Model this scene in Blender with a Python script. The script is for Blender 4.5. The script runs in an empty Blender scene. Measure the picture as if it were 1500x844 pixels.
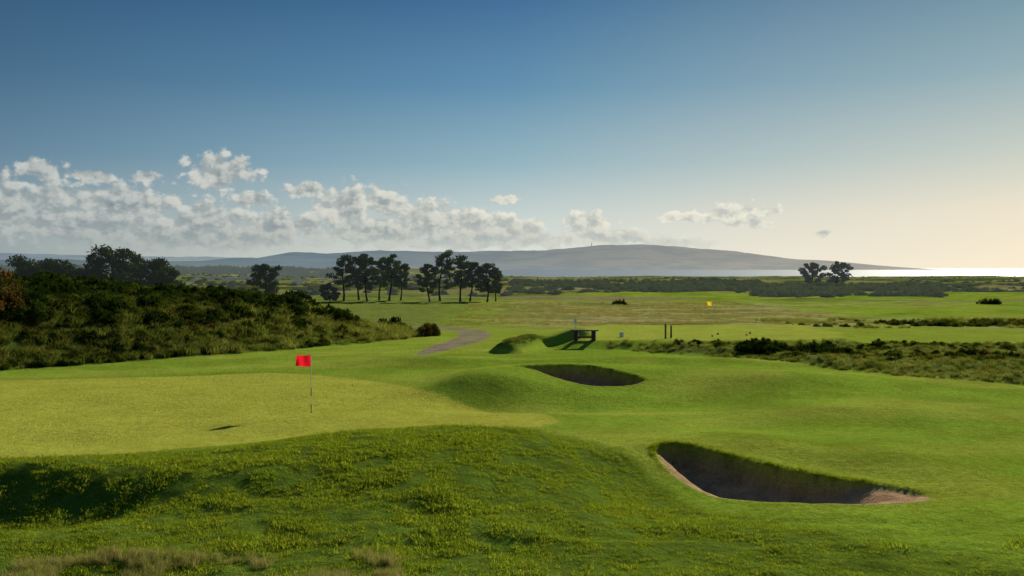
import bpy, math, numpy as np
from mathutils import Vector
sc = bpy.context.scene
sc.view_settings.view_transform='Standard'; sc.view_settings.look='None'; sc.view_settings.exposure=0
R=math.radians
SUN_AZ=R(31); SUN_EL=R(27)

# ---------------------------------------------------------------- helpers
def sst(a,b,x):
    t=np.clip((x-a)/(b-a),0,1); return t*t*(3-2*t)
def mixv(a,b,t): return a+(b-a)*t
_tab=np.random.default_rng(3).random((256,256))
def vn(x,y,s=0):
    x=x+s*17.3; y=y+s*9.1
    xi=np.floor(x).astype(int); yi=np.floor(y).astype(int)
    fx=x-xi; fy=y-yi; fx=fx*fx*(3-2*fx); fy=fy*fy*(3-2*fy)
    a=_tab[xi&255,yi&255]; b=_tab[(xi+1)&255,yi&255]; c=_tab[xi&255,(yi+1)&255]; d=_tab[(xi+1)&255,(yi+1)&255]
    return (a*(1-fx)+b*fx)*(1-fy)+(c*(1-fx)+d*fx)*fy
def fbm(x,y,s=0,o=4):
    r=0;a=.5;t=0
    for i in range(o):
        r=r+a*vn(x*2**i,y*2**i,s+i); t+=a; a*=.5
    return r/t
def AG(x,y,cx,cy,sl,sr,sf,sb):
    dx=x-cx; dy=y-cy
    return np.exp(-(dx/np.where(dx<0,sl,sr))**2-(dy/np.where(dy<0,sf,sb))**2)
def catmull(P,n=8):
    P=np.array(P,float); N=len(P); out=[]
    for i in range(N):
        p0,p1,p2,p3=P[i-1],P[i],P[(i+1)%N],P[(i+2)%N]
        for k in range(n):
            t=k/n
            out.append(.5*((2*p1)+(-p0+p2)*t+(2*p0-5*p1+4*p2-p3)*t*t+(-p0+3*p1-3*p2+p3)*t**3))
    return np.array(out)
def seg_near(x,y,A,B):
    d=B-A; L=(d@d)+1e-12
    t=np.clip(((x-A[0])*d[0]+(y-A[1])*d[1])/L,0,1)
    return A[0]+t*d[0],A[1]+t*d[1],t
def poly_sd(x,y,P):
    best=np.full(x.shape,1e18); nx=np.zeros(x.shape); ny=np.zeros(x.shape); ins=np.zeros(x.shape,bool)
    N=len(P)
    for i in range(N):
        A=P[i];B=P[(i+1)%N]
        qx,qy,_=seg_near(x,y,A,B); d=(x-qx)**2+(y-qy)**2
        m=d<best; best=np.where(m,d,best); nx=np.where(m,qx,nx); ny=np.where(m,qy,ny)
        c=((A[1]>y)!=(B[1]>y))&(x<(B[0]-A[0])*(y-A[1])/((B[1]-A[1]) if B[1]!=A[1] else 1e-9)+A[0])
        ins^=c
    sd=np.sqrt(best); return np.where(ins,-sd,sd),nx,ny
def line_d(x,y,P,w):
    best=np.full(x.shape,1e18); ww=np.zeros(x.shape)
    for i in range(len(P)-1):
        A=np.array(P[i],float);B=np.array(P[i+1],float)
        qx,qy,t=seg_near(x,y,A,B); d=(x-qx)**2+(y-qy)**2
        m=d<best; best=np.where(m,d,best); ww=np.where(m,w[i]+(w[i+1]-w[i])*t,ww)
    return np.sqrt(best)-ww
# ---------------------------------------------------------------- site plan (metres)
B1=catmull([(.5,45.5),(1.7,46.1),(3.2,46.1),(4.6,45.3),(5.75,44.0),(5.7,43.2),(4.6,42.6),(3,42.7),(1.8,43.5),(.95,44.7)])
B2=catmull([(3.85,26.8),(4.5,27.4),(5.6,26.5),(7.1,25.2),(8.6,24.2),(9.5,23.1),(9.45,22.35),(8.7,22.0),(7.5,22.0),(6.1,22.3),(4.9,23.3),(4.05,25.1)])
GREEN=catmull([(-30,29),(-22,26.5),(-14,26.3),(-8,28.2),(-3,30),(.4,32.3),(1.6,34.5),(-.6,38),(-3.4,41),(-6,45),(-12,49),(-20,47),(-30,44)],8)
DUNE=np.array([(-90,20),(-45,42),(-25.7,50),(-18.1,58.8),(-10,68),(-6.6,74),(-6.8,80),(-13,86),(-30,95),(-60,105),(-130,115),(-130,30)],float)
ROUGH=np.array([(6.3,64.2),(9,60),(12,57),(15.5,51),(19,46.5),(23.5,43.8),(45,40),(60,60),(24,66),(20,64.2)],float)
TEE=np.array([(4.5,65.3),(21,64.6),(24,72),(24,82),(8,83),(5,78)],float)
PATH=[(-5.6,59),(-4.9,63),(-3.8,69),(-2.9,74.5),(-2.8,79),(-3.8,83.5),(-7,87.5),(-13,91.5),(-30,101)]
PATHW=[.2,.8,1.1,1.2,1.2,1.2,1.2,1.2,1.2]
CRX=[-20,-12,-6,-3,0,3.0,4.5,8,14]; CRY=[26.5,26.6,27.9,28.4,28.6,26.5,22.0,18,15]
def box(x,y,P,pad):
    return (x>P[:,0].min()-pad)&(x<P[:,0].max()+pad)&(y>P[:,1].min()-pad)&(y<P[:,1].max()+pad)
def sd_local(x,y,P,pad):
    m=box(x,y,P,pad); sd=np.full(x.shape,99.); nx=np.zeros(x.shape); ny=np.zeros(x.shape)
    if m.any():
        a,b,c=poly_sd(x[m],y[m],P); sd[m]=a; nx[m]=b; ny[m]=c
    return sd,nx,ny
def H0(x,y):
    z=.30*(fbm(x/7,y/6,1)-.5)*sst(120,20,y)+ .12*(fbm(x/2.4,y/2.4,8)-.5)*sst(60,30,y)
    z=z+.80*AG(x,y,-1.4,27.4,7.0,4.2,5.2,2.0)
    z=z+.52*AG(x,y,-11.5,23.7,8,5,1.0,1.7)
    z=z-.42*AG(x,y,-10.5,21.5,7,4,1.3,1.0)
    z=z+.24*(fbm(x/1.3,y/1.3,4)-.5)*sst(27,25,y)*sst(3.5,-3,x)
    z=z+.28*(fbm(x/1.6,y/1.0,14)-.5)*sst(23.5,19,y)
    z=z-.30*AG(x,y,3.0,23,1.4,2.5,4,3)
    z=z+3.4*sst(12,2,y)
    z=z+.36*AG(x,y,6.8,27.8,3.5,5,2.2,3)
    z=z+.72*AG(x,y,2.8,47,4.5,6,3.6,3.2)
    z=z+.70*AG(x,y,-1.5,42.3,1.8,2.8,1.6,4)
    z=z-.36*AG(x,y,-.2,38.5,4,8,2,1.8)
    z=z+.48*AG(x,y,12,44,5,7,2.6,6)
    z=z+.45*AG(x,y,7,53,5,7,1.8,3)+.36*AG(x,y,-4,54,5,4,1.8,3)+.3*AG(x,y,13,35,4,6,2.2,4)
    d,_,_=sd_local(x,y,DUNE,5)
    hm=np.interp(x,[-70,-38,-28,-20,-14,-7],[4.3,3.6,2.9,2.3,1.8,1.3])
    z=z+hm*sst(0,9.0,-d)*(1+.35*(fbm(x/5,y/5,5)-.5)) + .9*(fbm(x/2.6,y/2.6,6)-.5)*sst(.5,4,-d)
    d,_,_=sd_local(x,y,TEE,4); z=z+.5*sst(2.2,0,d)
    ld=line_d(x,y,[(-.3,61),(1.3,66.5),(4.5,67.5)],[.25,.35,.5]); z=z+.66*sst(1.1,0,ld)
    d,_,_=sd_local(x,y,ROUGH,2); z=z+sst(0,2,-d)*(.85*fbm(x/3,y/3,12)-.12)
    far=sst(95,190,y)
    z=z+sst(84,90,y)*.55*(fbm(x/7,y/4,19)-.5)
    z=z+far*(1.3*(fbm(x/38,y/22,20)-.5)+ .7*(fbm(x/9,y/7,21)-.5))
    z=z+sst(250,600,y)*1.2*(fbm(x/70,y/60,25)-.8)
    sea=sst(660,740,y)*sst(-230,-90,x); z=z*(1-sea)-14*sea
    z=z+sst(500,1500,y)*sst(-60,-500,x)*4
    return z
def dig(x,y,z,P,D,fade=None):
    sd,nx,ny=sd_local(x,y,P,.5)
    if fade: D=D*(1-.88*sst(fade[0],fade[1],x))
    t=np.maximum(-sd,0); L=t+1e-6
    oy=(ny-y)/L
    w=mixv(1.5,.10,sst(-.35,.35,oy))
    dep=D*(.72*sst(0,1,t/w)+.28*sst(0,1.2,t))
    dep=dep+.04*(fbm(x*2,y*2,9)-.5)*sst(0,.3,t)
    lip=.06*np.exp(-(sd/.5)**2)*(sd>=-1e-4)*sst(-.1,.6,(y-ny)/(np.abs(sd)+1e-6))
    return z-np.where(t>0,dep,0)+lip*(sd<2), sd
D1_,D2_=.85,.74; FD2=(7.2,9.0)
def Hh(x,y):
    z=H0(x,y); z,_=dig(x,y,z,B1,D1_); z,_=dig(x,y,z,B2,D2_,FD2); return z
def hz(x,y): return float(Hh(np.array([float(x)]),np.array([float(y)]))[0])

# ---------------------------------------------------------------- node helper
class NT:
    def __init__(s,t): s.t=t; s.n=t.nodes; s.l=t.links
    def new(s,ty,**k):
        n=s.n.new(ty)
        for a,b in k.items(): setattr(n,a,b)
        return n
    def put(s,inp,v):
        if hasattr(v,'is_linked'): s.l.new(v,inp)
        else:
            if isinstance(v,(tuple,list)) and inp.type=='RGBA' and len(v)==3: v=(*v,1)
            inp.default_value=v
    def m(s,op,a,b=None,c=None,clamp=False):
        n=s.new('ShaderNodeMath',operation=op); n.use_clamp=clamp
        s.put(n.inputs[0],a)
        if b is not None: s.put(n.inputs[1],b)
        if c is not None: s.put(n.inputs[2],c)
        return n.outputs[0]
    def v(s,op,a,b=None,c=None):
        n=s.new('ShaderNodeVectorMath',operation=op)
        s.put(n.inputs[0],a)
        if b is not None: s.put(n.inputs[1],b)
        if c is not None: s.put(n.inputs[2],c)
        return n.outputs['Value'] if op in('LENGTH','DOT_PRODUCT') else n.outputs[0]
    def mix(s,f,a,b,bt='MIX'):
        n=s.new('ShaderNodeMix',data_type='RGBA',blend_type=bt)
        s.put(n.inputs[0],f); s.put(n.inputs[6],a); s.put(n.inputs[7],b); return n.outputs[2]
    def ss(s,v,a,b,lo=0.,hi=1.,kind='SMOOTHSTEP'):
        n=s.new('ShaderNodeMapRange',interpolation_type=kind); s.put(n.inputs[0],v)
        n.inputs[1].default_value=a;n.inputs[2].default_value=b;n.inputs[3].default_value=lo;n.inputs[4].default_value=hi
        return n.outputs[0]
    def noise(s,vec,scale,detail=3,rough=.5,out='Fac',dim='3D'):
        n=s.new('ShaderNodeTexNoise',noise_dimensions=dim); s.put(n.inputs['Vector'],vec)
        n.inputs['Scale'].default_value=scale;n.inputs['Detail'].default_value=detail;n.inputs['Roughness'].default_value=rough
        return n.outputs[out]
    def ramp(s,f,st):
        n=s.new('ShaderNodeValToRGB'); s.put(n.inputs[0],f); el=n.color_ramp.elements
        while len(el)<len(st): el.new(.5)
        for e,(p,c) in zip(el,st): e.position=p; e.color=(*c,1)
        return n.outputs[0]
def mat(name):
    m=bpy.data.materials.new(name); m.use_nodes=True; t=NT(m.node_tree); t.n.clear()
    o=t.new('ShaderNodeOutputMaterial'); return m,t,o
def simple(name,col,rough=.6,var=.15,scale=8,metal=0,bump=0):
    m,t,o=mat(name); b=t.new('ShaderNodeBsdfPrincipled'); tc=t.new('ShaderNodeTexCoord').outputs['Object']
    n=t.noise(tc,scale,4,.6)
    c=t.mix(n,tuple(x*(1-var) for x in col),tuple(min(1,x*(1+var)) for x in col))
    t.put(b.inputs['Base Color'],c); b.inputs['Roughness'].default_value=rough; b.inputs['Metallic'].default_value=metal
    if bump:
        bn=t.new('ShaderNodeBump'); bn.inputs['Strength'].default_value=bump; t.put(bn.inputs['Height'],n); t.l.new(bn.outputs[0],b.inputs['Normal'])
    t.l.new(b.outputs[0],o.inputs[0]); return m
def leafmat(name,c1,c2,trans=.45,haze=None,c3=None,tcol=None,dark=.5):
    m,t,o=mat(name)
    oi=t.new('ShaderNodeObjectInfo').outputs['Random']
    geo=t.new('ShaderNodeNewGeometry'); ri=geo.outputs['Random Per Island']
    col=t.mix(oi,c1,c2)
    if c3:
        n=t.noise(geo.outputs['Position'],.5,2,.6); col=t.mix(t.ss(n,.5,.66),col,c3)
    col=t.mix(t.m('MULTIPLY',ri,dark),col,tuple(x*.4 for x in c1))
    d=t.new('ShaderNodeBsdfDiffuse'); t.put(d.inputs[0],col)
    tr=t.new('ShaderNodeBsdfTranslucent'); t.put(tr.inputs[0],t.mix(1.,col,tcol or (1.4,1.38,.45),'MULTIPLY'))
    mx=t.new('ShaderNodeMixShader'); mx.inputs[0].default_value=trans; t.l.new(d.outputs[0],mx.inputs[1]); t.l.new(tr.outputs[0],mx.inputs[2])
    out=mx.outputs[0]
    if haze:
        e=t.new('ShaderNodeEmission'); t.put(e.inputs[0],haze[0]); e.inputs[1].default_value=1  # emission mixed into the leaf shader paints distance haze
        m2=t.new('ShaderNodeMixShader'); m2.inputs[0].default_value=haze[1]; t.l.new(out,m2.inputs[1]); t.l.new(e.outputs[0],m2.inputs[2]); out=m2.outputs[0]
    t.l.new(out,o.inputs[0]); return m
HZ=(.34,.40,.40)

# ---------------------------------------------------------------- mesh helper
def mk(name,V,F,mats,mi=None,smooth=False,link=True,parent=None,loc=None):
    me=bpy.data.meshes.new(name); V=np.asarray(V,np.float32)
    if isinstance(F,np.ndarray):
        k=F.shape[1]; me.vertices.add(len(V)); me.vertices.foreach_set('co',V.ravel())
        me.loops.add(F.size); me.loops.foreach_set('vertex_index',F.ravel().astype(np.int32))
        me.polygons.add(len(F)); me.polygons.foreach_set('loop_start',np.arange(0,F.size,k,dtype=np.int32))
        try: me.polygons.foreach_set('loop_total',np.full(len(F),k,np.int32))
        except Exception: pass
        me.update(calc_edges=True)
    else:
        me.from_pydata([tuple(map(float,v)) for v in V],[],[tuple(f) for f in F]); me.update()
    for m in (mats if isinstance(mats,list) else [mats]): me.materials.append(m)
    if mi is not None: me.polygons.foreach_set('material_index',np.asarray(mi,np.int32))
    if smooth: me.polygons.foreach_set('use_smooth',np.ones(len(me.polygons),bool))
    ob=bpy.data.objects.new(name,me)
    if link: sc.collection.objects.link(ob)
    if parent: ob.parent=parent
    if loc: ob.location=loc
    return ob
def tube(P,Rr,n=7):
    P=np.array(P,float); V=[];F=[]
    for i,p in enumerate(P):
        d=P[min(i+1,len(P)-1)]-P[max(i-1,0)]; d/=np.linalg.norm(d)+1e-9
        a=np.cross(d,[0.3,1,0.1]); a/=np.linalg.norm(a)+1e-9; b=np.cross(d,a)
        for k in range(n):
            t=2*math.pi*k/n; V.append(p+Rr[i]*(a*math.cos(t)+b*math.sin(t)))
    for i in range(len(P)-1):
        for k in range(n):
            F.append((i*n+k,i*n+(k+1)%n,(i+1)*n+(k+1)%n,(i+1)*n+k))
    return np.array(V),F
def leaves(C,S,rng,asp=2.2,up=0.0):
    n=len(C); a=rng.normal(size=(n,3)); a[:,2]+=up; a/=np.linalg.norm(a,axis=1)[:,None]
    b=rng.normal(size=(n,3)); b-= (b*a).sum(1)[:,None]*a; b/=np.linalg.norm(b,axis=1)[:,None]
    a=a*(S*.5*asp**.5)[:,None]; b=b*(S*.5/asp**.5)[:,None]
    V=np.stack([C-a,C+b*.9-a*.1,C+a,C-b*.9+a*.1],1).reshape(-1,3)
    F=np.arange(4*n).reshape(n,4); return V,F
def blob_pts(n,c,r,rng,shell=.55):
    d=rng.normal(size=(n,3)); d/=np.linalg.norm(d,axis=1)[:,None]
    rr=(shell+(1-shell)*rng.random(n)**.7)*(1+.18*np.sin(d[:,0]*5+c[0]*3)*np.cos(d[:,1]*4+c[1]*2))
    return np.array(c)+d*rr[:,None]*np.array(r)
# ---------------------------------------------------------------- ground
def spacing(a,b,f):
    o=[a]
    while o[-1]<b: o.append(o[-1]+f(o[-1]))
    return np.array(o)
ys=spacing(-30,4200,lambda y: .6 if y<10 else (.25 if y<15 else (.12 if y<50 else .12+.0068*(y-50))))
xp=spacing(0,4200,lambda x: .12 if x<12 else .12+.021*(x-12))
xs=np.concatenate([-xp[:0:-1],xp])
X,Y=np.meshgrid(xs,ys); ny_,nx_=X.shape; X=X.ravel();Y=Y.ravel()
def snap(P,lim):
    global X,Y
    m=box(X,Y,P,1)
    sd,qx,qy=poly_sd(X[m],Y[m],P); k=np.abs(sd)<lim
    xm=X[m];ym=Y[m]; xm[k]=qx[k]; ym[k]=qy[k]; X[m]=xm;Y[m]=ym
snap(B1,.072); snap(B2,.072)
Z=H0(X,Y); Z,s1=dig(X,Y,Z,B1,D1_); Z,s2=dig(X,Y,Z,B2,D2_,FD2)
pd=np.full(X.shape,99.); m=(np.abs(X)<40)&(Y>50)&(Y<110); pd[m]=line_d(X[m],Y[m],PATH,PATHW)
gd,_,_=sd_local(X,Y,GREEN,3); dd,_,_=sd_local(X,Y,DUNE,5); rd,_,_=sd_local(X,Y,ROUGH,5); td,_,_=sd_local(X,Y,TEE,4)
def C(*c): return np.array(c,float)
cGREEN=C(.41,.43,.060); cFAIR=C(.235,.345,.034); cROUGH=C(.125,.19,.022); cTAN=C(.42,.37,.16); cTEE=C(.37,.43,.060)
cDK=C(.050,.080,.018)
n1=fbm(X/3.5,Y/3.5,31); n2=fbm(X/14,Y/6,32); n3=fbm(X/.7,Y/.7,33)
col=cFAIR*(0.68+.64*n1)[:,None]
def blend(col,c,w,var=0):
    return col*(1-w[:,None])+c*(1+var*(n3-.5))[:,None]*w[:,None]
yel=sst(.45,.68,fbm(X/6,Y/3,35)); col=blend(col,C(.36,.39,.06),.55*yel,.3)
crest=np.interp(X,CRX,CRY)
rm=sst(.6,-1.,Y-crest-1.6*(n1-.5)); col=blend(col,cROUGH,rm,.8)
col=blend(col,C(.30,.37,.045),.6*sst(60,75,Y)*sst(95,85,Y))
col=blend(col,cGREEN,sst(.12,-.12,gd),.08)
fr=sst(.9,.2,np.abs(gd-.6))*(1-rm); col=blend(col,C(.20,.29,.03),fr*.5)
col=blend(col,cTEE,sst(.3,-.3,td),.1)
yb=Y+ (n2-.5)*26 + .06*X
tan=sst(86,95,yb)*sst(162,146,yb)*sst(-6,6,X)
f2=sst(30,40,X)*sst(103,108,yb)*sst(150,140,yb)
tan=tan*(1-f2)
col=blend(col,cTAN,tan*(.50+.45*sst(.4,.6,fbm(X/12,Y/3,40))),.7)
col=blend(col,C(.16,.20,.045),tan*.7*sst(.52,.64,fbm(X/6,Y/2.2,41)),.6)
fb=fbm(X/60,Y/13,44)
cf=cTAN*.70*sst(.44,.58,fb)[:,None]+C(.16,.22,.045)*(1-sst(.44,.58,fb))[:,None]
cf=cf*(.6+.8*fbm(X/8,Y/5,45))[:,None]
fs=sst(160,170,yb)*(1-sst(172,178,yb)*sst(215,205,yb)*sst(0,20,X))
col=col*(1-fs[:,None])+cf*fs[:,None]
lf=sst(80,92,Y)*sst(-2,-10,X)*(1-fs); col=blend(col,C(.2,.25,.05),lf,.4)
dk=sst(.47,.60,fbm(X/22,Y/16,47))*sst(190,260,Y); col=blend(col,cDK,dk*.85)
hzm=sst(300,800,Y)*.3; col=col*(1-hzm[:,None])+C(.24,.26,.18)*hzm[:,None]  # distance haze painted into the far ground colour
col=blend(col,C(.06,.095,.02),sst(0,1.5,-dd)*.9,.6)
col=blend(col,C(.16,.19,.045),sst(0,1.2,-rd+1.2*(n1-.5))*.85,.8)
ridge=line_d(X,Y,[(-.3,61),(1.3,66.5)],[.8,.8]); col=blend(col,C(.08,.15,.02),sst(.2,-.2,ridge)*.8,.8)
sand=np.clip(sst(-.02,-.11,np.minimum(s1,s2)),0,1)
cS=C(.52,.345,.185)*(.7+.6*fbm(X/.4,Y/.4,60))[:,None]
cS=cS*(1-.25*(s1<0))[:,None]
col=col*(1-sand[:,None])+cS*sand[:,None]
pw=sst(.15,-.2,pd+.3*(n3-.5)); cP=C(.29,.24,.165)*(.75+.5*n3)[:,None]
pc=pw*(1-.35*sst(.35,.0,np.abs(pd+1.1)))
col=col*(1-pc[:,None])+cP*pc[:,None]
mask=np.clip(np.maximum(sand,pw),0,1)

gm,t,o=mat('grassland')
at=t.new('ShaderNodeVertexColor',layer_name='Col')
pos=t.new('ShaderNodeNewGeometry').outputs['Position']
nf=t.noise(pos,20,3,.75); nm=t.noise(pos,4.2,4,.7); nb=t.noise(pos,.5,3,.6)
k=t.m('ADD',t.m('ADD',t.m('MULTIPLY',nf,1.5),t.m('MULTIPLY',nm,1.0)),t.m('MULTIPLY',nb,.6))
k=t.m('MAXIMUM',t.m('ADD',k,-.55),.15)
cn=t.new('ShaderNodeVectorMath',operation='SCALE'); t.put(cn.inputs[0],at.outputs['Color']); t.put(cn.inputs['Scale'],k); c=cn.outputs[0]
hs=t.new('ShaderNodeHueSaturation'); t.put(hs.inputs['Hue'],t.m('ADD',.482,t.m('MULTIPLY',nb,.03))); t.put(hs.inputs['Color'],c)
b=t.new('ShaderNodeBsdfDiffuse'); t.l.new(hs.outputs[0],b.inputs[0])
bn=t.new('ShaderNodeBump'); bn.inputs['Strength'].default_value=1.; bn.inputs['Distance'].default_value=.06
t.put(bn.inputs['Height'],t.m('ADD',nf,t.m('MULTIPLY',nm,1.6))); t.l.new(bn.outputs[0],b.inputs['Normal'])
t.l.new(b.outputs[0],o.inputs[0])

idx=np.arange(nx_*ny_).reshape(ny_,nx_)
F=np.stack([idx[:-1,:-1],idx[:-1,1:],idx[1:,1:],idx[1:,:-1]],-1).reshape(-1,4)
Vall=np.stack([X,Y,Z],1); CA=np.concatenate([np.clip(col,0,1),mask[:,None]],1).astype(np.float32)
def part(name,sel):
    Fs=F[sel]; u,inv=np.unique(Fs,return_inverse=True)
    ob=mk(name,Vall[u],inv.reshape(-1,4),gm,smooth=True)
    a=ob.data.color_attributes.new('Col','FLOAT_COLOR','POINT'); a.data.foreach_set('color',CA[u].ravel()); return ob
e=1e-3
in1=(s1[F]<e).all(1); in2=(s2[F]<e).all(1); ip=(pd[F].mean(1)<.15); ig=(gd[F].mean(1)<0)&~in1&~in2&~ip
part('sand_bunker',in1); part('sand_bunker',in2); part('gravel_path',ip); part('putting_green',ig)
part('ground',~(in1|in2|ip|ig))

# ---------------------------------------------------------------- sea
wm,t,o=mat('sea_water'); b=t.new('ShaderNodeBsdfPrincipled'); t.put(b.inputs['Base Color'],(.20,.25,.27)); b.inputs['Roughness'].default_value=.42
b.inputs['IOR'].default_value=1.45; pos=t.new('ShaderNodeNewGeometry').outputs['Position']
mp=t.v('MULTIPLY',pos,(.012,.004,1)); n=t.noise(mp,1,5,.65); bn=t.new('ShaderNodeBump'); bn.inputs['Distance'].default_value=4; bn.inputs['Strength'].default_value=.3
t.put(bn.inputs['Height'],n); t.l.new(bn.outputs[0],b.inputs['Normal']); t.l.new(b.outputs[0],o.inputs[0])
gx=np.linspace(-60000,60000,41); gy=np.concatenate([np.linspace(700,6000,12),np.linspace(9000,90000,20)])
GX,GY=np.meshgrid(gx,gy); ii=np.arange(GX.size).reshape(GX.shape)
mk('sea',np.stack([GX.ravel(),GY.ravel(),np.full(GX.size,-8.)],1),np.stack([ii[:-1,:-1],ii[:-1,1:],ii[1:,1:],ii[1:,:-1]],-1).reshape(-1,4),wm)

# ---------------------------------------------------------------- hills
def hillmat(name,cl,cr,x0,x1,f):  # airlight painted as emission, brighter on the sunward side and near the base
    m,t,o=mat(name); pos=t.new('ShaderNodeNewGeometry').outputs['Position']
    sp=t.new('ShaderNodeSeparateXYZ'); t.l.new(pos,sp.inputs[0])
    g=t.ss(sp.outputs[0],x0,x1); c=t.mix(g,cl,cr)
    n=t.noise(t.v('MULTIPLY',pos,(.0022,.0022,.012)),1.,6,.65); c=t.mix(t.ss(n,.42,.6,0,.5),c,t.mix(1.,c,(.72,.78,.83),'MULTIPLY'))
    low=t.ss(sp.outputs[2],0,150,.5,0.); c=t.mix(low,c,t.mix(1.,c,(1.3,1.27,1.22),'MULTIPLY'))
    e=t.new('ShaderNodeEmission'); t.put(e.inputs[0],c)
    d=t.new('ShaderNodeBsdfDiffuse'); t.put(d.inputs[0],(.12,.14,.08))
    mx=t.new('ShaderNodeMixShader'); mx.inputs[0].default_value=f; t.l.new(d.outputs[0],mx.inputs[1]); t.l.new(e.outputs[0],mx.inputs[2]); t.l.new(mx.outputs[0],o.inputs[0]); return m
def hill(name,xsn,zs,D,depth,m,rough=1.):
    xx=np.linspace(xsn[0],xsn[-1],420); zz=np.interp(xx,xsn,zs); zz=zz+rough*(fbm(xx/260,xx*0,70)-.5)*14+rough*(fbm(xx/60,xx*0,71)-.5)*8
    rows=24; V=[]
    for j in range(rows):
        s=j/(rows-1); prof=math.sin(min(s/.6,1)*math.pi/2) if s<.6 else math.cos((s-.6)/.4*math.pi/2)
        yy=D-depth*.6+depth*s+fbm(xx/900,xx*0+s*4,72)*depth*.15
        h=-10+(zz+10)*prof*(1-.12*(fbm(xx/300,xx*0+s*6,73))*(1-prof))
        V.append(np.stack([xx,yy,h],1))
    V=np.concatenate(V); ii=np.arange(len(V)).reshape(rows,-1)
    return mk(name,V,np.stack([ii[:-1,:-1],ii[:-1,1:],ii[1:,1:],ii[1:,:-1]],-1).reshape(-1,4),m,smooth=True)
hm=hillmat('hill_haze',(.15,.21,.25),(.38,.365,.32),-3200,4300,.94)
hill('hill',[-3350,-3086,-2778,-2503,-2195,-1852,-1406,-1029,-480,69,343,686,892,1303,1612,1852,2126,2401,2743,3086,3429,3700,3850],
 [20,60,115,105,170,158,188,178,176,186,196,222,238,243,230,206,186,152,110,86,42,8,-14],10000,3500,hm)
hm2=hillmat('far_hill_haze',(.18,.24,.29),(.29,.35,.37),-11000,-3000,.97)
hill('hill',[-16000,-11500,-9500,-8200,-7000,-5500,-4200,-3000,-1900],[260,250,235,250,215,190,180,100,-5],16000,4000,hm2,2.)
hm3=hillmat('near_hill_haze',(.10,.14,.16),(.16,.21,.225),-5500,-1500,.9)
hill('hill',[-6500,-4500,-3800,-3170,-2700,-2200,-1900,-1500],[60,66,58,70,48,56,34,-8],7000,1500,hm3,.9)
mm=simple('mast_steel',(.3,.32,.33),.5)
V,Fq=tube([(0,0,0),(0,0,20),(0,0,38)],[4,2.5,1],4); mk('radio_mast',V,Fq,mm,loc=(800,10000,228))

# ---------------------------------------------------------------- plant templates
def coll(name): return bpy.data.collections.new(name)
def grass_tpl(c,name,n,h,spread,wid,bend,m,rng):
    V=[];F=[]
    for i in range(n):
        a=rng.random()*6.283; r=spread*rng.random()**.6; p=np.array([math.cos(a)*r,math.sin(a)*r,-.01]); 
        b=rng.random()*6.283; hh=h*(.5+.6*rng.random()); d=np.array([math.cos(b),math.sin(b),0])*bend*hh*(.3+rng.random()) + np.array([math.cos(a),math.sin(a),0])*bend*.4*hh
        s=rng.random()*6.283; s=np.array([math.cos(s),math.sin(s),0])*wid*.5
        k=len(V); m1=p+d*.35+np.array([0,0,hh*.6]); tp=p+d+np.array([0,0,hh*(1-.25*bend)])
        V+=[p-s,p+s,m1+s*.8,m1-s*.8,tp+s*.15,tp-s*.15]; F+=[(k,k+1,k+2,k+3),(k+3,k+2,k+4,k+5)]
    ob=mk(name,np.array(V),np.array(F),m,link=False); c.objects.link(ob)
def shrub_tpl(c,name,nl,w,h,ls,m,rng,lobes=7):
    V=[];F=[];k=0
    for j in range(lobes):
        a=rng.random()*6.283; r=w*.5*rng.random()**.5*.75; hh=h*(.35+.5*rng.random())*(1-.4*(r/(w*.5)))
        cc=(math.cos(a)*r,math.sin(a)*r,hh*.55); rad=(w*.24*(.7+.6*rng.random()),w*.24*(.7+.6*rng.random()),hh*.55)
        P=blob_pts(nl//lobes,cc,rad,rng,.6); P=P[P[:,2]>-.05]
        v,f=leaves(P,ls*(.6+.8*rng.random(len(P))),rng,2.0,.3); V.append(v);F.append(f+k);k+=len(v)
        ns=nl//110; th=rng.random(ns)*6.283; rr=rng.random(ns)*.7
        P=np.stack([cc[0]+np.cos(th)*rr*rad[0],cc[1]+np.sin(th)*rr*rad[1],cc[2]+rad[2]*(1.0-.4*rr)],1)
        v,f=leaves(P,np.full(ns,ls*2.2),rng,5,2.2); V.append(v);F.append(f+k);k+=len(v)
    ob=mk(name,np.concatenate(V),np.concatenate(F),m,link=False); c.objects.link(ob)
mGr=leafmat('turf_blades',(.22,.33,.035),(.35,.40,.055),.5,dark=.5)
mRg=leafmat('rough_blades',(.20,.31,.032),(.42,.44,.08),.55,dark=.8)
mDry=leafmat('dry_fescue',(.46,.39,.19),(.30,.35,.09),.45,tcol=(1.2,1.15,.7))
mTus=leafmat('tussock_blades',(.19,.25,.045),(.38,.38,.13),.5,tcol=(1.25,1.2,.6),dark=.7)
mTud=leafmat('dune_grass_blades',(.09,.13,.028),(.25,.26,.075),.5,tcol=(1.25,1.2,.6),dark=.7)
mFes=leafmat('fescue_blades',(.28,.26,.10),(.42,.38,.17),.5,tcol=(1.2,1.15,.7))
mGorse=leafmat('gorse_leaves',(.022,.042,.011),(.05,.08,.018),.28)
mBram=leafmat('bramble_leaves',(.05,.085,.02),(.12,.14,.03),.4,c3=(.11,.095,.03))
mRust=leafmat('autumn_leaves',(.13,.08,.03),(.09,.085,.025),.4,tcol=(1.2,1.0,.5))
rg=np.random.default_rng(11)
cT=coll('turf_tufts')
for i in range(4): grass_tpl(cT,f'turf_tuft_{i}',24,.05,.10,.008,.7,mGr,rg)
cR=coll('rough_tufts')
for i in range(5): grass_tpl(cR,f'rough_tuft_{i}',26,.085,.12,.009,.9,mRg,rg)
cD=coll('dry_tufts')
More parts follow.
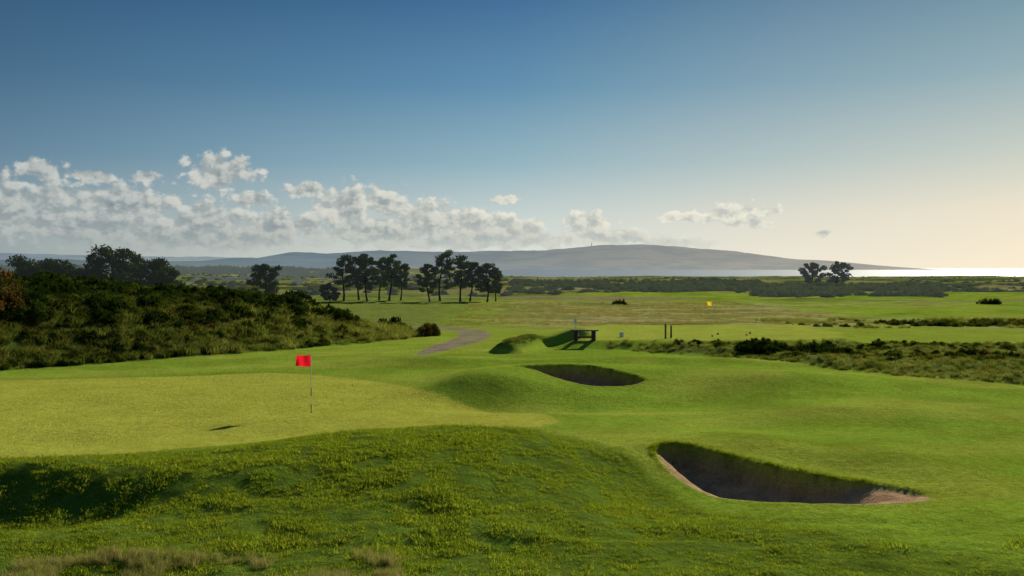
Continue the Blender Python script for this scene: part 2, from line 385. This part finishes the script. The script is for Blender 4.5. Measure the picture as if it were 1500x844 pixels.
for i in range(3): grass_tpl(cD,f'dry_tuft_{i}',46,.42,.12,.007,.6,mDry,rg)
cK=coll('tussocks')
for i in range(4): grass_tpl(cK,f'tussock_{i}',70,.5,.28,.022,.7,mTus,rg)
cKd=coll('dune_tussocks')
for i in range(4): grass_tpl(cKd,f'dune_tussock_{i}',70,.5,.28,.022,.7,mTud,rg)
cE=coll('fescue_tussocks')
for i in range(3): grass_tpl(cE,f'fescue_tussock_{i}',50,.45,.4,.03,.6,mFes,rg)
cG=coll('gorse_shrubs')
for i in range(4): shrub_tpl(cG,f'gorse_shrub_{i}',2400,2.0,1.25,.09,mGorse,rg,8+i)
cB=coll('bramble_shrubs')
for i in range(4): shrub_tpl(cB,f'bramble_shrub_{i}',1900,1.7,.9,.09,mBram,rg,8)
for i in range(1): shrub_tpl(cB,f'rust_shrub_{i}',1800,1.6,1.0,.08,mRust,rg,7)
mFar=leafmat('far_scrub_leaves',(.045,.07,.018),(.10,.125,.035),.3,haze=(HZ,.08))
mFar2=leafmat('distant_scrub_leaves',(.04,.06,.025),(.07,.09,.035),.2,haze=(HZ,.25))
cF=coll('far_scrub'); cF2=coll('distant_scrub')
for i in range(3): shrub_tpl(cF,f'scrub_{i}',900,4.5,2.0,.33,mFar,rg,8)
for i in range(3): shrub_tpl(cF2,f'thicket_{i}',500,14,6,1.1,mFar2,rg,8)

def scatter(name,x,y,s,c,rng,sink=0,tilt=.15,z=None):
    n=len(x); z=(Hh(x,y) if z is None else z)-sink
    me=bpy.data.meshes.new(name); me.vertices.add(n); me.vertices.foreach_set('co',np.stack([x,y,z],1).astype(np.float32).ravel())
    a=me.attributes.new('rot','FLOAT_VECTOR','POINT'); a.data.foreach_set('vector',np.stack([rng.normal(size=n)*tilt,rng.normal(size=n)*tilt,rng.random(n)*6.283],1).astype(np.float32).ravel())
    a=me.attributes.new('scl','FLOAT','POINT'); a.data.foreach_set('value',np.asarray(s,np.float32))
    a=me.attributes.new('idx','INT','POINT'); a.data.foreach_set('value',rng.integers(0,len(c.objects),n).astype(np.int32))
    ob=bpy.data.objects.new(name,me); sc.collection.objects.link(ob)
    ng=bpy.data.node_groups.new(name+'_scatter','GeometryNodeTree')
    ng.interface.new_socket('Geometry',in_out='INPUT',socket_type='NodeSocketGeometry'); ng.interface.new_socket('Geometry',in_out='OUTPUT',socket_type='NodeSocketGeometry')
    N=ng.nodes; gi=N.new('NodeGroupInput'); go=N.new('NodeGroupOutput'); io=N.new('GeometryNodeInstanceOnPoints'); ci=N.new('GeometryNodeCollectionInfo')
    ci.inputs['Collection'].default_value=c; ci.inputs['Separate Children'].default_value=True; ci.inputs['Reset Children'].default_value=True
    def na(nm,ty):
        q=N.new('GeometryNodeInputNamedAttribute'); q.data_type=ty; q.inputs['Name'].default_value=nm; return q.outputs[0]
    L=ng.links; L.new(gi.outputs[0],io.inputs['Points']); L.new(ci.outputs[0],io.inputs['Instance']); io.inputs['Pick Instance'].default_value=True
    L.new(na('idx','INT'),io.inputs['Instance Index']); L.new(na('rot','FLOAT_VECTOR'),io.inputs['Rotation']); L.new(na('scl','FLOAT'),io.inputs['Scale'])
    L.new(io.outputs[0],go.inputs[0]); md=ob.modifiers.new('scatter','NODES'); md.node_group=ng; return ob
def sdv(x,y,P): return poly_sd(x,y,P)[0]
rs=np.random.default_rng(21)
def wedge(n,y0,y1,k=.62,pad=1.5):
    y=y0+(y1-y0)*rs.random(n*2)**.85; x=(rs.random(n*2)*2-1)*(k*y1+pad); m=np.abs(x)<k*y+pad; return x[m][:n],y[m][:n]
x,y=wedge(58000,14.5,32)
g=sdv(x,y,GREEN); q1=sdv(x,y,B2); cr=np.interp(x,CRX,CRY); nn=fbm(x/1.6,y/1.6,80); n5=fbm(x/.5,y/.5,81)
rough=(y<cr-1.6*(fbm(x/3.5,y/3.5,31)-.5)-.2+.8*rs.normal(size=len(x))*.5)
ok=(g>.05)&(q1>.06)
mR=ok&rough&(n5>.40); mT=ok&~rough&(rs.random(len(x))<.75*sst(31,24,y))
scatter('rough_grass',x[mR],y[mR],(.3+1.1*nn[mR])*(.5+1.0*n5[mR])*(.8+.4*rs.random(mR.sum()))*(.6+.4*sst(6,-2,x[mR])),cR,rs)
scatter('short_grass',x[mT],y[mT],(.3+.4*rs.random(mT.sum())),cT,rs)
n=2600; x=-14+24*rs.random(n); y=14.5+4.5*rs.random(n)**1.3; w=fbm(x/.9,y/.9,84)-.10*sst(1,5,x); m=w>.56; scatter('rough_clumps',x[m],y[m],1.0+.7*rs.random(m.sum()),cR,rs)
def ring(P,n,off):
    k=rs.random(n)*len(P); i=k.astype(int); f=(k-i)[:,None]; A=P[i%len(P)];B=P[(i+1)%len(P)]; d=B-A; nr=np.stack([d[:,1],-d[:,0]],1); nr/=np.linalg.norm(nr,axis=1)[:,None]
    p=A+(B-A)*f; o_=(rs.random(n)*.12+off)[:,None]
    q=p+nr*o_; s=sdv(q[:,0],q[:,1],P); w=np.where((s>0)[:,None],1,-1); q=p+nr*o_*w; far=(nr*w)[:,1]; return q[:,0],q[:,1],far
x,y,fr_=ring(B2,1500,.01); kk=((x<8.0)&(fr_>-.2))|((fr_>0.3)&(x<8.8)); x=x[kk];y=y[kk];fr_=fr_[kk]; s=np.where(fr_>0,.4+.5*rs.random(len(x)),.2+.2*rs.random(len(x))); scatter('bunker_lip_grass',x,y,s,cR,rs,tilt=.3)
x,y,fr_=ring(B1,900,.02); s=np.where(fr_>0,.3+.3*rs.random(len(x)),.2); scatter('bunker_lip_grass',x,y,s,cT,rs,tilt=.3)
n=6400; x=-12+13*rs.random(n); y=13.2+4.6*rs.random(n); w=fbm(x/1.2,y/1.2,90)+ .38*sst(16.9,15.4,y)-.35*sst(-4,1,x)
m=w>.51; x=x[m];y=y[m]; scatter('dry_grass',x,y,.25+.38*rs.random(len(x)),cD,rs)
# dune vegetation
n=30000; x=-62+58*rs.random(n); y=38+60*rs.random(n); d=-sdv(x,y,DUNE); nn=fbm(x/4,y/4,91)
m=(d>.1+.8*nn)&(x>-.62*y-4); x=x[m];y=y[m];d=d[m];nn=nn[m]
k=rs.random(len(x)); tm=k<.6*sst(0,2.,d)+.25
pale=(rs.random(len(x))<.85*sst(-24,-10,x))
for sel,cc_ in ((tm&pale,cK),(tm&~pale,cKd)):
    scatter('dune_grass',x[sel],y[sel],(.4+1.0*nn[sel])*(.6+.8*rs.random(sel.sum())),cc_,rs,sink=.03)
n=7600; x=-62+57*rs.random(n); y=38+52*rs.random(n); d=-sdv(x,y,DUNE); nn=fbm(x/3.5,y/3.5,92)
m=(d>.7)&(x>-.62*y-4)&(nn+.26*sst(-12,-24,x)+.16*sst(4,9,d)-.06*sst(-24,-12,x)>.58); x=x[m];y=y[m];d=d[m]; k=rs.random(len(x))<.62
sc_=.5+.5*sst(3,9,d)
scatter('gorse_thicket',x[k],y[k],(.35+.75*rs.random(k.sum()))*sc_[k],cG,rs,sink=.1)
scatter('bramble_thicket',x[~k],y[~k],(.45+.75*rs.random((~k).sum()))*sc_[~k],cB,rs,sink=.1)
# rough on the right
n=13000; x=5+55*rs.random(n); y=41+25*rs.random(n); d=-sdv(x,y,ROUGH); nn=fbm(x/2.5,y/2.0,93)
m=(d>-.3+1.6*(fbm(x/2,y/2,98)-.3))&(x<.62*y+3)&(nn+.15*rs.random(n)>.47); x=x[m];y=y[m]; k=rs.random(len(x))<.55
scatter('rough_tussocks',x[k],y[k],.2+.4*rs.random(k.sum()),cK,rs,sink=.02); scatter('rough_tussocks',x[~k],y[~k],.2+.45*rs.random((~k).sum()),cKd,rs,sink=.02)
n=3000; x=5+50*rs.random(n); y=42+24*rs.random(n); d=-sdv(x,y,ROUGH); nn=fbm(x/5,y/2.2,94)+.07*sst(20,28,x)
m=(d>1.0)&(nn>.57); x=x[m];y=y[m]; k=rs.random(len(x))<.35
scatter('bramble_thicket',x[~k],y[~k],.15+.4*rs.random((~k).sum()),cB,rs,sink=.08); scatter('gorse_thicket',x[k],y[k],.15+.3*rs.random(k.sum()),cG,rs,sink=.08)
n=60; x=13.4+5.4*rs.random(n); y=58.4-.45*(x-13.4)+rs.normal(size=n)*.5; scatter('gorse_thicket',x,y,.35+.4*rs.random(n),cG,rs,sink=.1)
# strips behind the tee
n=3500; x=24+45*rs.random(n); y=86+14*rs.random(n); nn=fbm(x/6,y/2,95); m=nn>.53; scatter('rough_tussocks',x[m],y[m],.35+.45*rs.random(m.sum()),cK,rs)
n=420; x=24+42*rs.random(n); y=88+8*rs.random(n); nn=fbm(x/5,y/3,96); m=nn>.46; scatter('bramble_thicket',x[m],y[m],.4+.4*rs.random(m.sum()),cB,rs,sink=.15)
n=12000; x=-6+42*rs.random(n); y=90+64*rs.random(n); nn=fbm(x/12,y/3,97); m=(nn+.2*rs.random(n)>.60)&~((x>34)&(y>103)); scatter('fescue_field_grass',x[m],y[m],.35+.4*rs.random(m.sum()),cE,rs,sink=.1)
def band(n,x0,x1,y0,y1,th,s0,s1,seed,c=cF,nm='scrub_thicket',sx=22,sy=12):
    y=y0+(y1-y0)*rs.random(n); x=(x0+(x1-x0)*rs.random(n))*y
    nn=fbm(x/sx,y/sy,seed); m=nn>th; scatter(nm,x[m],y[m],s0+(s1-s0)*rs.random(m.sum()),c,rs,sink=.3)
band(1500,.0,.25,200,420,.44,.35,.75,101)
band(1200,.245,.43,180,300,.42,.3,.8,102)
band(800,.4,.62,205,420,.53,.3,.6,103)
band(1400,-.62,.02,190,480,.55,.35,.8,104)
band(1300,-.62,-.03,420,880,.50,.35,.8,105)
band(1500,-.03,.62,420,640,.50,.22,.42,108)
band(700,-.75,-.10,800,1500,.30,.6,1.25,106,cF2,'distant_woodland',120,60)
band(260,-.45,-.02,230,700,.52,.2,.4,107,cF2,'distant_woodland',60,40)

# ---------------------------------------------------------------- trees
mBark=simple('pine_bark',(.06,.045,.035),.9,.3,3,bump=.3)
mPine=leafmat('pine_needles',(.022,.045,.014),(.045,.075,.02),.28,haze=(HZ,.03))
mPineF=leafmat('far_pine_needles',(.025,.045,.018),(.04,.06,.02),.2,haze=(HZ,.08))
def tree(name,x,y,h,w,seed,cb=.32,ls=.26,nl=150,mleaf=mPine,lean=0,trunks=1,flat=.5,zoff=0,nb=17,cr=.15):
    rng=np.random.default_rng(seed); V=[];F=[];MI=[];k=0
    def add(v,f,mi):
        nonlocal k
        V.append(v)
        for q in np.asarray(f): F.append(tuple(int(z)+k for z in q))
        MI.extend([mi]*len(f)); k+=len(v)
    for tr in range(trunks):
        a0=rng.random()*6.283; sp=.12*w*(trunks>1); ln=rng.normal(size=2)*.06*h*(1+(trunks>1)); ln[0]+=lean*h
        zz=np.linspace(0,1,8); pts=[(math.cos(a0)*sp+ln[0]*q**1.4+.03*h*math.sin(q*5+seed),math.sin(a0)*sp+ln[1]*q**1.4,q*h*.93-.15) for q in zz]
        rr=[h*.022*(1-.82*q)+.015 for q in zz]; rr[0]*=1.35; v,f=tube(pts,rr); add(v,f,0)
        P=np.array(pts)
        for b in range(nb):
            q=cb+(1-cb)*(b+.7*rng.random())/nb; q=min(q,.99); st=np.array([np.interp(q,zz,P[:,i]) for i in range(3)])
            u=(q-cb)/(1-cb); prof=(.55+.6*math.sin(min(1,u*1.15+.15)*math.pi*.62))*(1-flat*u**2.5)
            L=w*.5*prof*(.55+.65*rng.random()); a=b*2.4+rng.random()*1.2; up=(.15+.4*u)*L
            e=st+np.array([math.cos(a)*L,math.sin(a)*L,up]); md=(st+e)/2+np.array([0,0,-.06*L])
            v,f=tube([st,md,e],[h*.008*(1.2-.6*u)+.01,h*.005+.008,.01],5); add(v,f,0)
            for cc,cs in ((e,1.),(md+ (e-md)*.35+rng.normal(size=3)*.12*w*.3,.85)):
                r=w*cr*cs*(.65+.7*rng.random()); Pp=blob_pts(nl,cc,(r*1.15,r*1.15,r*.68),rng,.35); v,f=leaves(Pp,ls*(.6+.8*rng.random(nl)),rng,2.6,.5); add(v,f,1)
        top=P[-1]; Pp=blob_pts(nl,top,(w*.14,w*.14,w*.1),rng,.3); v,f=leaves(Pp,ls*(.6+.8*rng.random(nl)),rng,2.6,.5); add(v,f,1)
    return mk(name,np.concatenate(V),F,[mBark,mleaf],MI,loc=(x,y,hz(x,y)+zoff))
tree('tree',-53,110,5.6,4.4,1,.1,.28,190,flat=.25,nb=18,cr=.2); tree('tree',-50.0,111,5.8,4.2,9,.1,.28,190,flat=.25,nb=18,cr=.2); tree('tree',-47.6,112,5.0,3.8,2,.1,.28,180,flat=.3,nb=16,cr=.2)
tree('tree',-43.6,110,6.9,4.8,3,.08,.28,200,flat=.3,nb=20,cr=.2); tree('tree',-40.6,112,6.0,4.2,4,.08,.28,190,flat=.3,nb=18,cr=.2); tree('tree',-38,111,5.2,3.2,8,.08,.28,180,flat=.3,nb=15,cr=.2)
tree('pine_tree',-41.5,168,5.7,4.8,5,.2,.3,130,flat=.6)
for i,(px,dy,h,w,cb,ln) in enumerate([(-26.9,158,7.2,3.9,.36,-.03),(-24.8,160,7.5,3.7,.36,0),(-22.8,157,7.0,4.0,.32,.0),(-21.3,161,6.8,3.4,.38,.0),(-19.2,157,7.2,3.8,.36,.0),(-17.8,159,5.8,2.8,.42,.02),(-28.6,156,2.8,2.4,.1,0)]):
    tree('pine_tree',px,dy,h,w,20+i,cb,.23,110,lean=ln,cr=.14)
for i,(px,dy,h,w,cb,ln) in enumerate([(-12.9,155,5.9,3.0,.3,-.02),(-11.2,156,7.7,4.2,.3,0),(-7.8,154,7.1,3.8,.36,0),(-6.5,157,6.5,3.0,.4,0),(-3.9,155,6.0,3.8,.28,.02),(-2.7,157,4.9,2.8,.36,.04)]):
    tree('pine_tree',px,dy,h,w,40+i,cb,.23,110,lean=ln,cr=.14)
tree('pine_tree',85,281,6.4,5.4,60,.15,.42,110,mPineF); tree('pine_tree',91.8,281,6.4,5.4,61,.15,.42,110,mPineF)

def bush(name,x,y,w,h,seed,m,ls=.1,nl=2600):
    c=coll('tmp'); shrub_tpl(c,name,nl,w,h,ls,m,np.random.default_rng(seed),9); ob=c.objects[0]; sc.collection.objects.link(ob); c.objects.unlink(ob); ob.location=(x,y,hz(x,y)-.1)
bush('bush',-36,165,5.0,2.0,1,mGorse,.3,1200)
bush('bush',-9.6,80,2.6,1.5,2,mGorse,.1)
bush('autumn_bush',-6.3,76.5,2.0,1.3,3,mRust,.09)
bush('bush',15.3,142,2.4,.9,4,mGorse,.2,900)
bush('bush',68,142,3.2,1.0,5,mGorse,.2,900)
bush('autumn_bush',-29.5,56,4.6,2.8,6,mRust,.12,5200); bush('autumn_bush',-33.5,60,5.5,3.4,7,mRust,.12,5200)
n=420; tt=rs.random(n); x=-.3+1.6*tt+rs.normal(size=n)*.22; y=61+5.5*tt+rs.normal(size=n)*.2; scatter('bank_grass',x,y,.2+.2*rs.random(n),cKd,rs)

# ---------------------------------------------------------------- golf furniture
def bx(cx,cy,cz,sx,sy,sz,bev=.012):
    import bmesh
    bm=bmesh.new(); bmesh.ops.create_cube(bm,size=1); bmesh.ops.scale(bm,vec=(sx,sy,sz),verts=bm.verts)
    bmesh.ops.bevel(bm,geom=bm.edges[:],offset=bev,segments=2,affect='EDGES'); bmesh.ops.translate(bm,vec=(cx,cy,cz),verts=bm.verts)
    V=[v.co[:] for v in bm.verts]; bm.verts.index_update(); Fc=[[v.index for v in f.verts] for f in bm.faces]; bm.free(); return V,Fc
def empty(name,loc,rz=0):
    e=bpy.data.objects.new(name,None); sc.collection.objects.link(e); e.location=loc; e.rotation_euler=(0,0,rz); e.empty_display_size=.2; return e
mWood=simple('dark_oak',(.045,.035,.028),.7,.3,6,bump=.2); mPost=simple('weathered_post',(.12,.08,.05),.8,.3,9,bump=.2); mWhite=simple('white_paint',(.8,.8,.78),.4,.04); mBlk=simple('black_paint',(.03,.03,.03),.4,.1)
be=empty('bench',(4.75,65.2,hz(4.75,65.2)-.02),R(-8))
for nm,a in (('seat_front',(0,-.12,.66,1.85,.21,.07)),('seat_back',(0,.12,.66,1.85,.21,.07)),('leg_1',(-.55,0,.31,.28,.36,.62)),('leg_2',(.6,0,.31,.28,.36,.62)),('stretcher',(.02,0,.22,.86,.08,.12))):
    V,Fc=bx(*a); mk(nm,V,Fc,mWood,parent=be)
def flag(name,x,y,h,colr,fw,fh,ang,seed):
    z=hz(x,y); e=empty(name,(x,y,z))
    zs=[-.15,.3,.3001,.6,.6001,.9,.9001,1.2,1.2001,h]
    for i in range(5):
        a,b=zs[2*i],zs[2*i+1]; V,Fc=tube([(0,0,a),(0,0,(a+b)/2),(0,0,b)],[.013]*3,10); mk(f'pole_{i}',V,Fc,mBlk if i%2==0 and i<4 else mWhite,smooth=True,parent=e)
    V,Fc=tube([(0,0,h),(0,0,h+.02),(0,0,h+.035)],[.018,.018,.004],10); mk('pole_cap',V,Fc,mWhite,parent=e)
    nx=22;nyy=14;V=[]
    for j in range(nyy):
        for i in range(nx):
            u=i/(nx-1);v=j/(nyy-1); wv=.07*math.sin(u*7+v*1.6+seed)*u**.6+.025*math.sin(u*13-v*3)*u
            V.append((-u*fw*math.cos(ang)+wv*math.sin(ang)*.6,-u*fw*math.sin(ang)+wv,h-.02-v*fh*(1-.08*u)-.10*u*u*fh-.05*fh*math.sin(u*5)))
    ii=np.arange(nx*nyy).reshape(nyy,nx); Fc=np.stack([ii[:-1,:-1],ii[:-1,1:],ii[1:,1:],ii[1:,:-1]],-1).reshape(-1,4)
    m,t,o=mat(name+'_cloth'); d=t.new('ShaderNodeBsdfDiffuse'); tr=t.new('ShaderNodeBsdfTranslucent'); tc=t.new('ShaderNodeTexCoord').outputs['Object']
    c=t.mix(t.noise(tc,40,2),colr,tuple(q*.85 for q in colr)); t.put(d.inputs[0],c); t.put(tr.inputs[0],c); mx=t.new('ShaderNodeMixShader'); mx.inputs[0].default_value=.6
    t.l.new(d.outputs[0],mx.inputs[1]); t.l.new(tr.outputs[0],mx.inputs[2]); t.l.new(mx.outputs[0],o.inputs[0])
    mk('flag_cloth',V,Fc,m,smooth=True,parent=e)
    V,Fc=tube([(0,0,-.12),(0,0,.004)],[.054,.054],20); mk('cup',V,Fc,mBlk,parent=e)
flag('golf_flag',-7.3,36.1,2.13,(.85,.015,.03),.54,.42,R(10),1)
flag('golf_flag',18.1,90,2.13,(.85,.6,.03),.55,.38,R(10),2)
def post(name,x,y,w,h,m):
    z=hz(x,y); V,Fc=bx(0,0,h/2-.1,w,w,h+.2,.015); mk(name,V,Fc,m,loc=(x,y,z))
post('wooden_post',10.25,66.4,.11,1.0,mPost); post('wooden_post',10.75,67.2,.11,.85,mPost)
e=empty('tee_sign',(4.45,70,hz(4.45,70)))
V,Fc=bx(0,0,.52,.08,.08,1.06,.01); mk('post',V,Fc,mWhite,parent=e); V,Fc=bx(0,-.06,1.0,.2,.03,.28,.008); mk('panel',V,Fc,simple('sign_panel',(.35,.6,.72),.4,.1),parent=e)
e=empty('litter_bin',(7.5,68,hz(7.5,68)))
V,Fc=tube([(0,0,-.02),(0,0,.3),(0,0,.32)],[.13,.15,.15],14); mk('bin_body',V,Fc,simple('bin_paint',(.5,.6,.55),.4),parent=e,smooth=True)
V,Fc=tube([(0,0,.321),(0,0,.36),(0,0,.38)],[.16,.15,.02],14); mk('lid',V,Fc,mWhite,parent=e)
for x,y,c in ((13.8,68.5,(.7,.6,.1)),(16.4,69.5,(.7,.6,.1)),(14.6,70.5,(.05,.05,.05)),(17,71,(.05,.05,.05))):
    V,Fc=tube([(0,0,-.02),(0,0,.05),(0,0,.11),(0,0,.14)],[.06,.075,.055,.01],12); mk('tee_marker',V,Fc,simple('marker_paint',c,.4),loc=(x,y,hz(x,y)),smooth=True)

# ---------------------------------------------------------------- sun
sd=bpy.data.lights.new('sun','SUN'); sd.energy=5; sd.angle=R(.53); sd.color=(1,.92,.75)
so=bpy.data.objects.new('sun',sd); sc.collection.objects.link(so)
sdir=Vector((math.sin(SUN_AZ)*math.cos(SUN_EL),math.cos(SUN_AZ)*math.cos(SUN_EL),math.sin(SUN_EL)))
so.rotation_euler=sdir.to_track_quat('Z','Y').to_euler(); so.location=(60,100,60)

# ---------------------------------------------------------------- world
w=bpy.data.worlds.new('World'); sc.world=w; w.use_nodes=True; t=NT(w.node_tree); t.n.clear()
out=t.new('ShaderNodeOutputWorld'); bg=t.new('ShaderNodeBackground'); bg.inputs[1].default_value=.1
sky=t.new('ShaderNodeTexSky',sky_type='NISHITA'); sky.sun_disc=False; sky.sun_elevation=SUN_EL; sky.sun_rotation=SUN_AZ; sky.air_density=1.0; sky.dust_density=.6; sky.ozone_density=2.5; sky.altitude=0
dirv=t.new('ShaderNodeTexCoord').outputs['Generated']; sp=t.new('ShaderNodeSeparateXYZ'); t.l.new(dirv,sp.inputs[0])
az=t.m('MULTIPLY',t.m('ARCTAN2',sp.outputs[0],sp.outputs[1]),57.2958); el=t.m('MULTIPLY',t.m('ARCSINE',sp.outputs[2]),57.2958)
cb=t.new('ShaderNodeCombineXYZ'); t.put(cb.inputs[0],az); t.put(cb.inputs[1],el); P=cb.outputs[0]
BL=[(-16.3,5.25,1.75,1.0),(-14.6,3.8,1.2,.5),(-25.3,5.1,1.1,.6),(-23,4.9,1.4,.3),(-20.1,5.0,.9,.3),(-11.6,4.4,1.2,.45),(-9.6,3.5,1.9,1.1),(-7.4,3.8,1.5,.95),
(-5.0,2.9,2.3,1.05),(-2.6,2.7,1.9,.85),(-.3,2.3,2.1,.75),(4.3,2.55,1.5,.7),(5.6,1.8,3.0,.5),(-.4,4.0,.9,.28),(12.8,3.2,2.0,.5),(10.3,2.9,1.9,.3),(13.3,2.5,1.5,.3),(17.4,1.9,.5,.18),(9.3,1.5,2.4,.3),
(-26.3,3.2,3.4,1.5),(-21.5,3.5,3,1.1),(-23,2.2,5,1.1),(-17.2,2.6,2.8,1.0),(-13.2,2.3,2.8,.9),(-18,1.7,7,.8),(-7.4,2.1,4.2,.9),(-1.5,1.6,6,.6),(-34,3.8,6,1.8),(-50,4,9,2.5),(70,3,12,1.2),(-110,5,30,3),(160,5,25,3)]
w1=t.noise(P,.8,2,.5,'Color'); Pw=t.v('ADD',P,t.v('MULTIPLY',t.v('SUBTRACT',w1,(.5,.5,.5)),(1.2,.6,0)))
r=None
for a,e_,rw,rh in BL:
    q=t.v('LENGTH',t.v('MULTIPLY_ADD',Pw,(1/rw,1/rh,0),(-a/rw,-e_/rh,0)))
    r=q if r is None else t.m('SMOOTH_MIN',r,q,.18)
wd=t.v('MULTIPLY',t.v('SUBTRACT',t.noise(P,3.0,3,.6,'Color'),(.5,.5,.5)),(.35,.35,0))
def vor(Pv,s):
    n=t.new('ShaderNodeTexVoronoi',voronoi_dimensions='2D',feature='F1'); t.put(n.inputs['Vector'],Pv); n.inputs['Scale'].default_value=s
    n.inputs['Detail'].default_value=2.; n.inputs['Roughness'].default_value=.55
    try: n.normalize=True
    except Exception: pass
    return n.outputs['Distance']
def nz(Pv):
    a=t.noise(t.v('MULTIPLY',Pv,(1,1.3,1)),.95,5,.55)
    bq=t.m('SUBTRACT',.62,vor(t.v('ADD',t.v('MULTIPLY',Pv,(1,1.2,1)),wd),1.4))
    return t.m('ADD',a,t.m('MULTIPLY',bq,.42))
N1=nz(P); N2=nz(t.v('ADD',P,(.22,.34,0)))
D1=t.m('ADD',t.m('SUBTRACT',1.12,r),t.m('MULTIPLY',t.m('SUBTRACT',N1,.62),2.4))
alpha=t.ss(D1,-.04,.45)
sh=t.m('SUBTRACT',N1,N2)
lit=t.m('ADD',t.m('MULTIPLY',t.ss(sh,-.18,.20),.70),t.ss(D1,1.3,.15,0,.28))
elf=t.ss(el,1.0,4.0,0,1)
lit=t.m('MULTIPLY',lit,t.ss(el,.8,3.4,.5,1.))
dark=t.mix(elf,(2.7,3.2,3.3),(2.1,2.7,3.0)); bright=t.mix(t.ss(az,-28,12),(6.0,6.2,5.8),(9.2,8.8,7.3))
dark=t.mix(t.ss(az,-18,12,0,1),dark,(4.4,4.8,4.6))
cc=t.mix(lit,dark,bright)
hl=t.v('NORMALIZE',t.v('MULTIPLY',dirv,(1,1,0))); dt=t.v('DOT_PRODUCT',hl,(math.sin(R(32)),math.cos(R(32)),0))
da=t.m('MULTIPLY',t.m('ARCCOSINE',t.m('MINIMUM',dt,.99999)),57.2958)
e30=t.m('DIVIDE',el,30.,clamp=True)
L_=t.ramp(e30,[(0,(.28,.34,.35)),(.08,(.23,.31,.36)),(.2,(.095,.195,.29)),(.34,(.042,.12,.215)),(.5,(.016,.072,.155)),(1,(.010,.05,.13))])
M_=t.ramp(e30,[(0,(.76,.77,.70)),(.1,(.54,.63,.61)),(.2,(.26,.43,.51)),(.34,(.095,.25,.40)),(.5,(.028,.125,.28)),(1,(.012,.07,.19))])
R_=t.ramp(e30,[(0,(1.0,.86,.62)),(.1,(.88,.78,.59)),(.2,(.58,.62,.54)),(.34,(.27,.41,.45)),(.5,(.10,.235,.33)),(1,(.08,.18,.28))])
g=t.mix(t.ss(da,62,32,kind='LINEAR'),L_,M_); g=t.mix(t.ss(da,32,3,kind='LINEAR'),g,R_)
gn=t.new('ShaderNodeVectorMath',operation='SCALE'); t.put(gn.inputs[0],g); gn.inputs['Scale'].default_value=10.
nsk=t.v('MINIMUM',sky.outputs[0],(8,8,8))
base=t.mix(.92,nsk,gn.outputs[0])
res=t.mix(t.m('MULTIPLY',alpha,t.ss(el,.6,2.2,.5,.96)),base,cc)
t.l.new(res,bg.inputs[0]); t.l.new(bg.outputs[0],out.inputs[0])

# ---------------------------------------------------------------- camera
cd=bpy.data.cameras.new('camera'); cd.lens=35; cd.sensor_width=36; cd.clip_end=200000; cd.clip_start=.1
co=bpy.data.objects.new('camera',cd); sc.collection.objects.link(co); co.location=(0,0,5.2); co.rotation_euler=(R(90-1.14),0,0); sc.camera=co
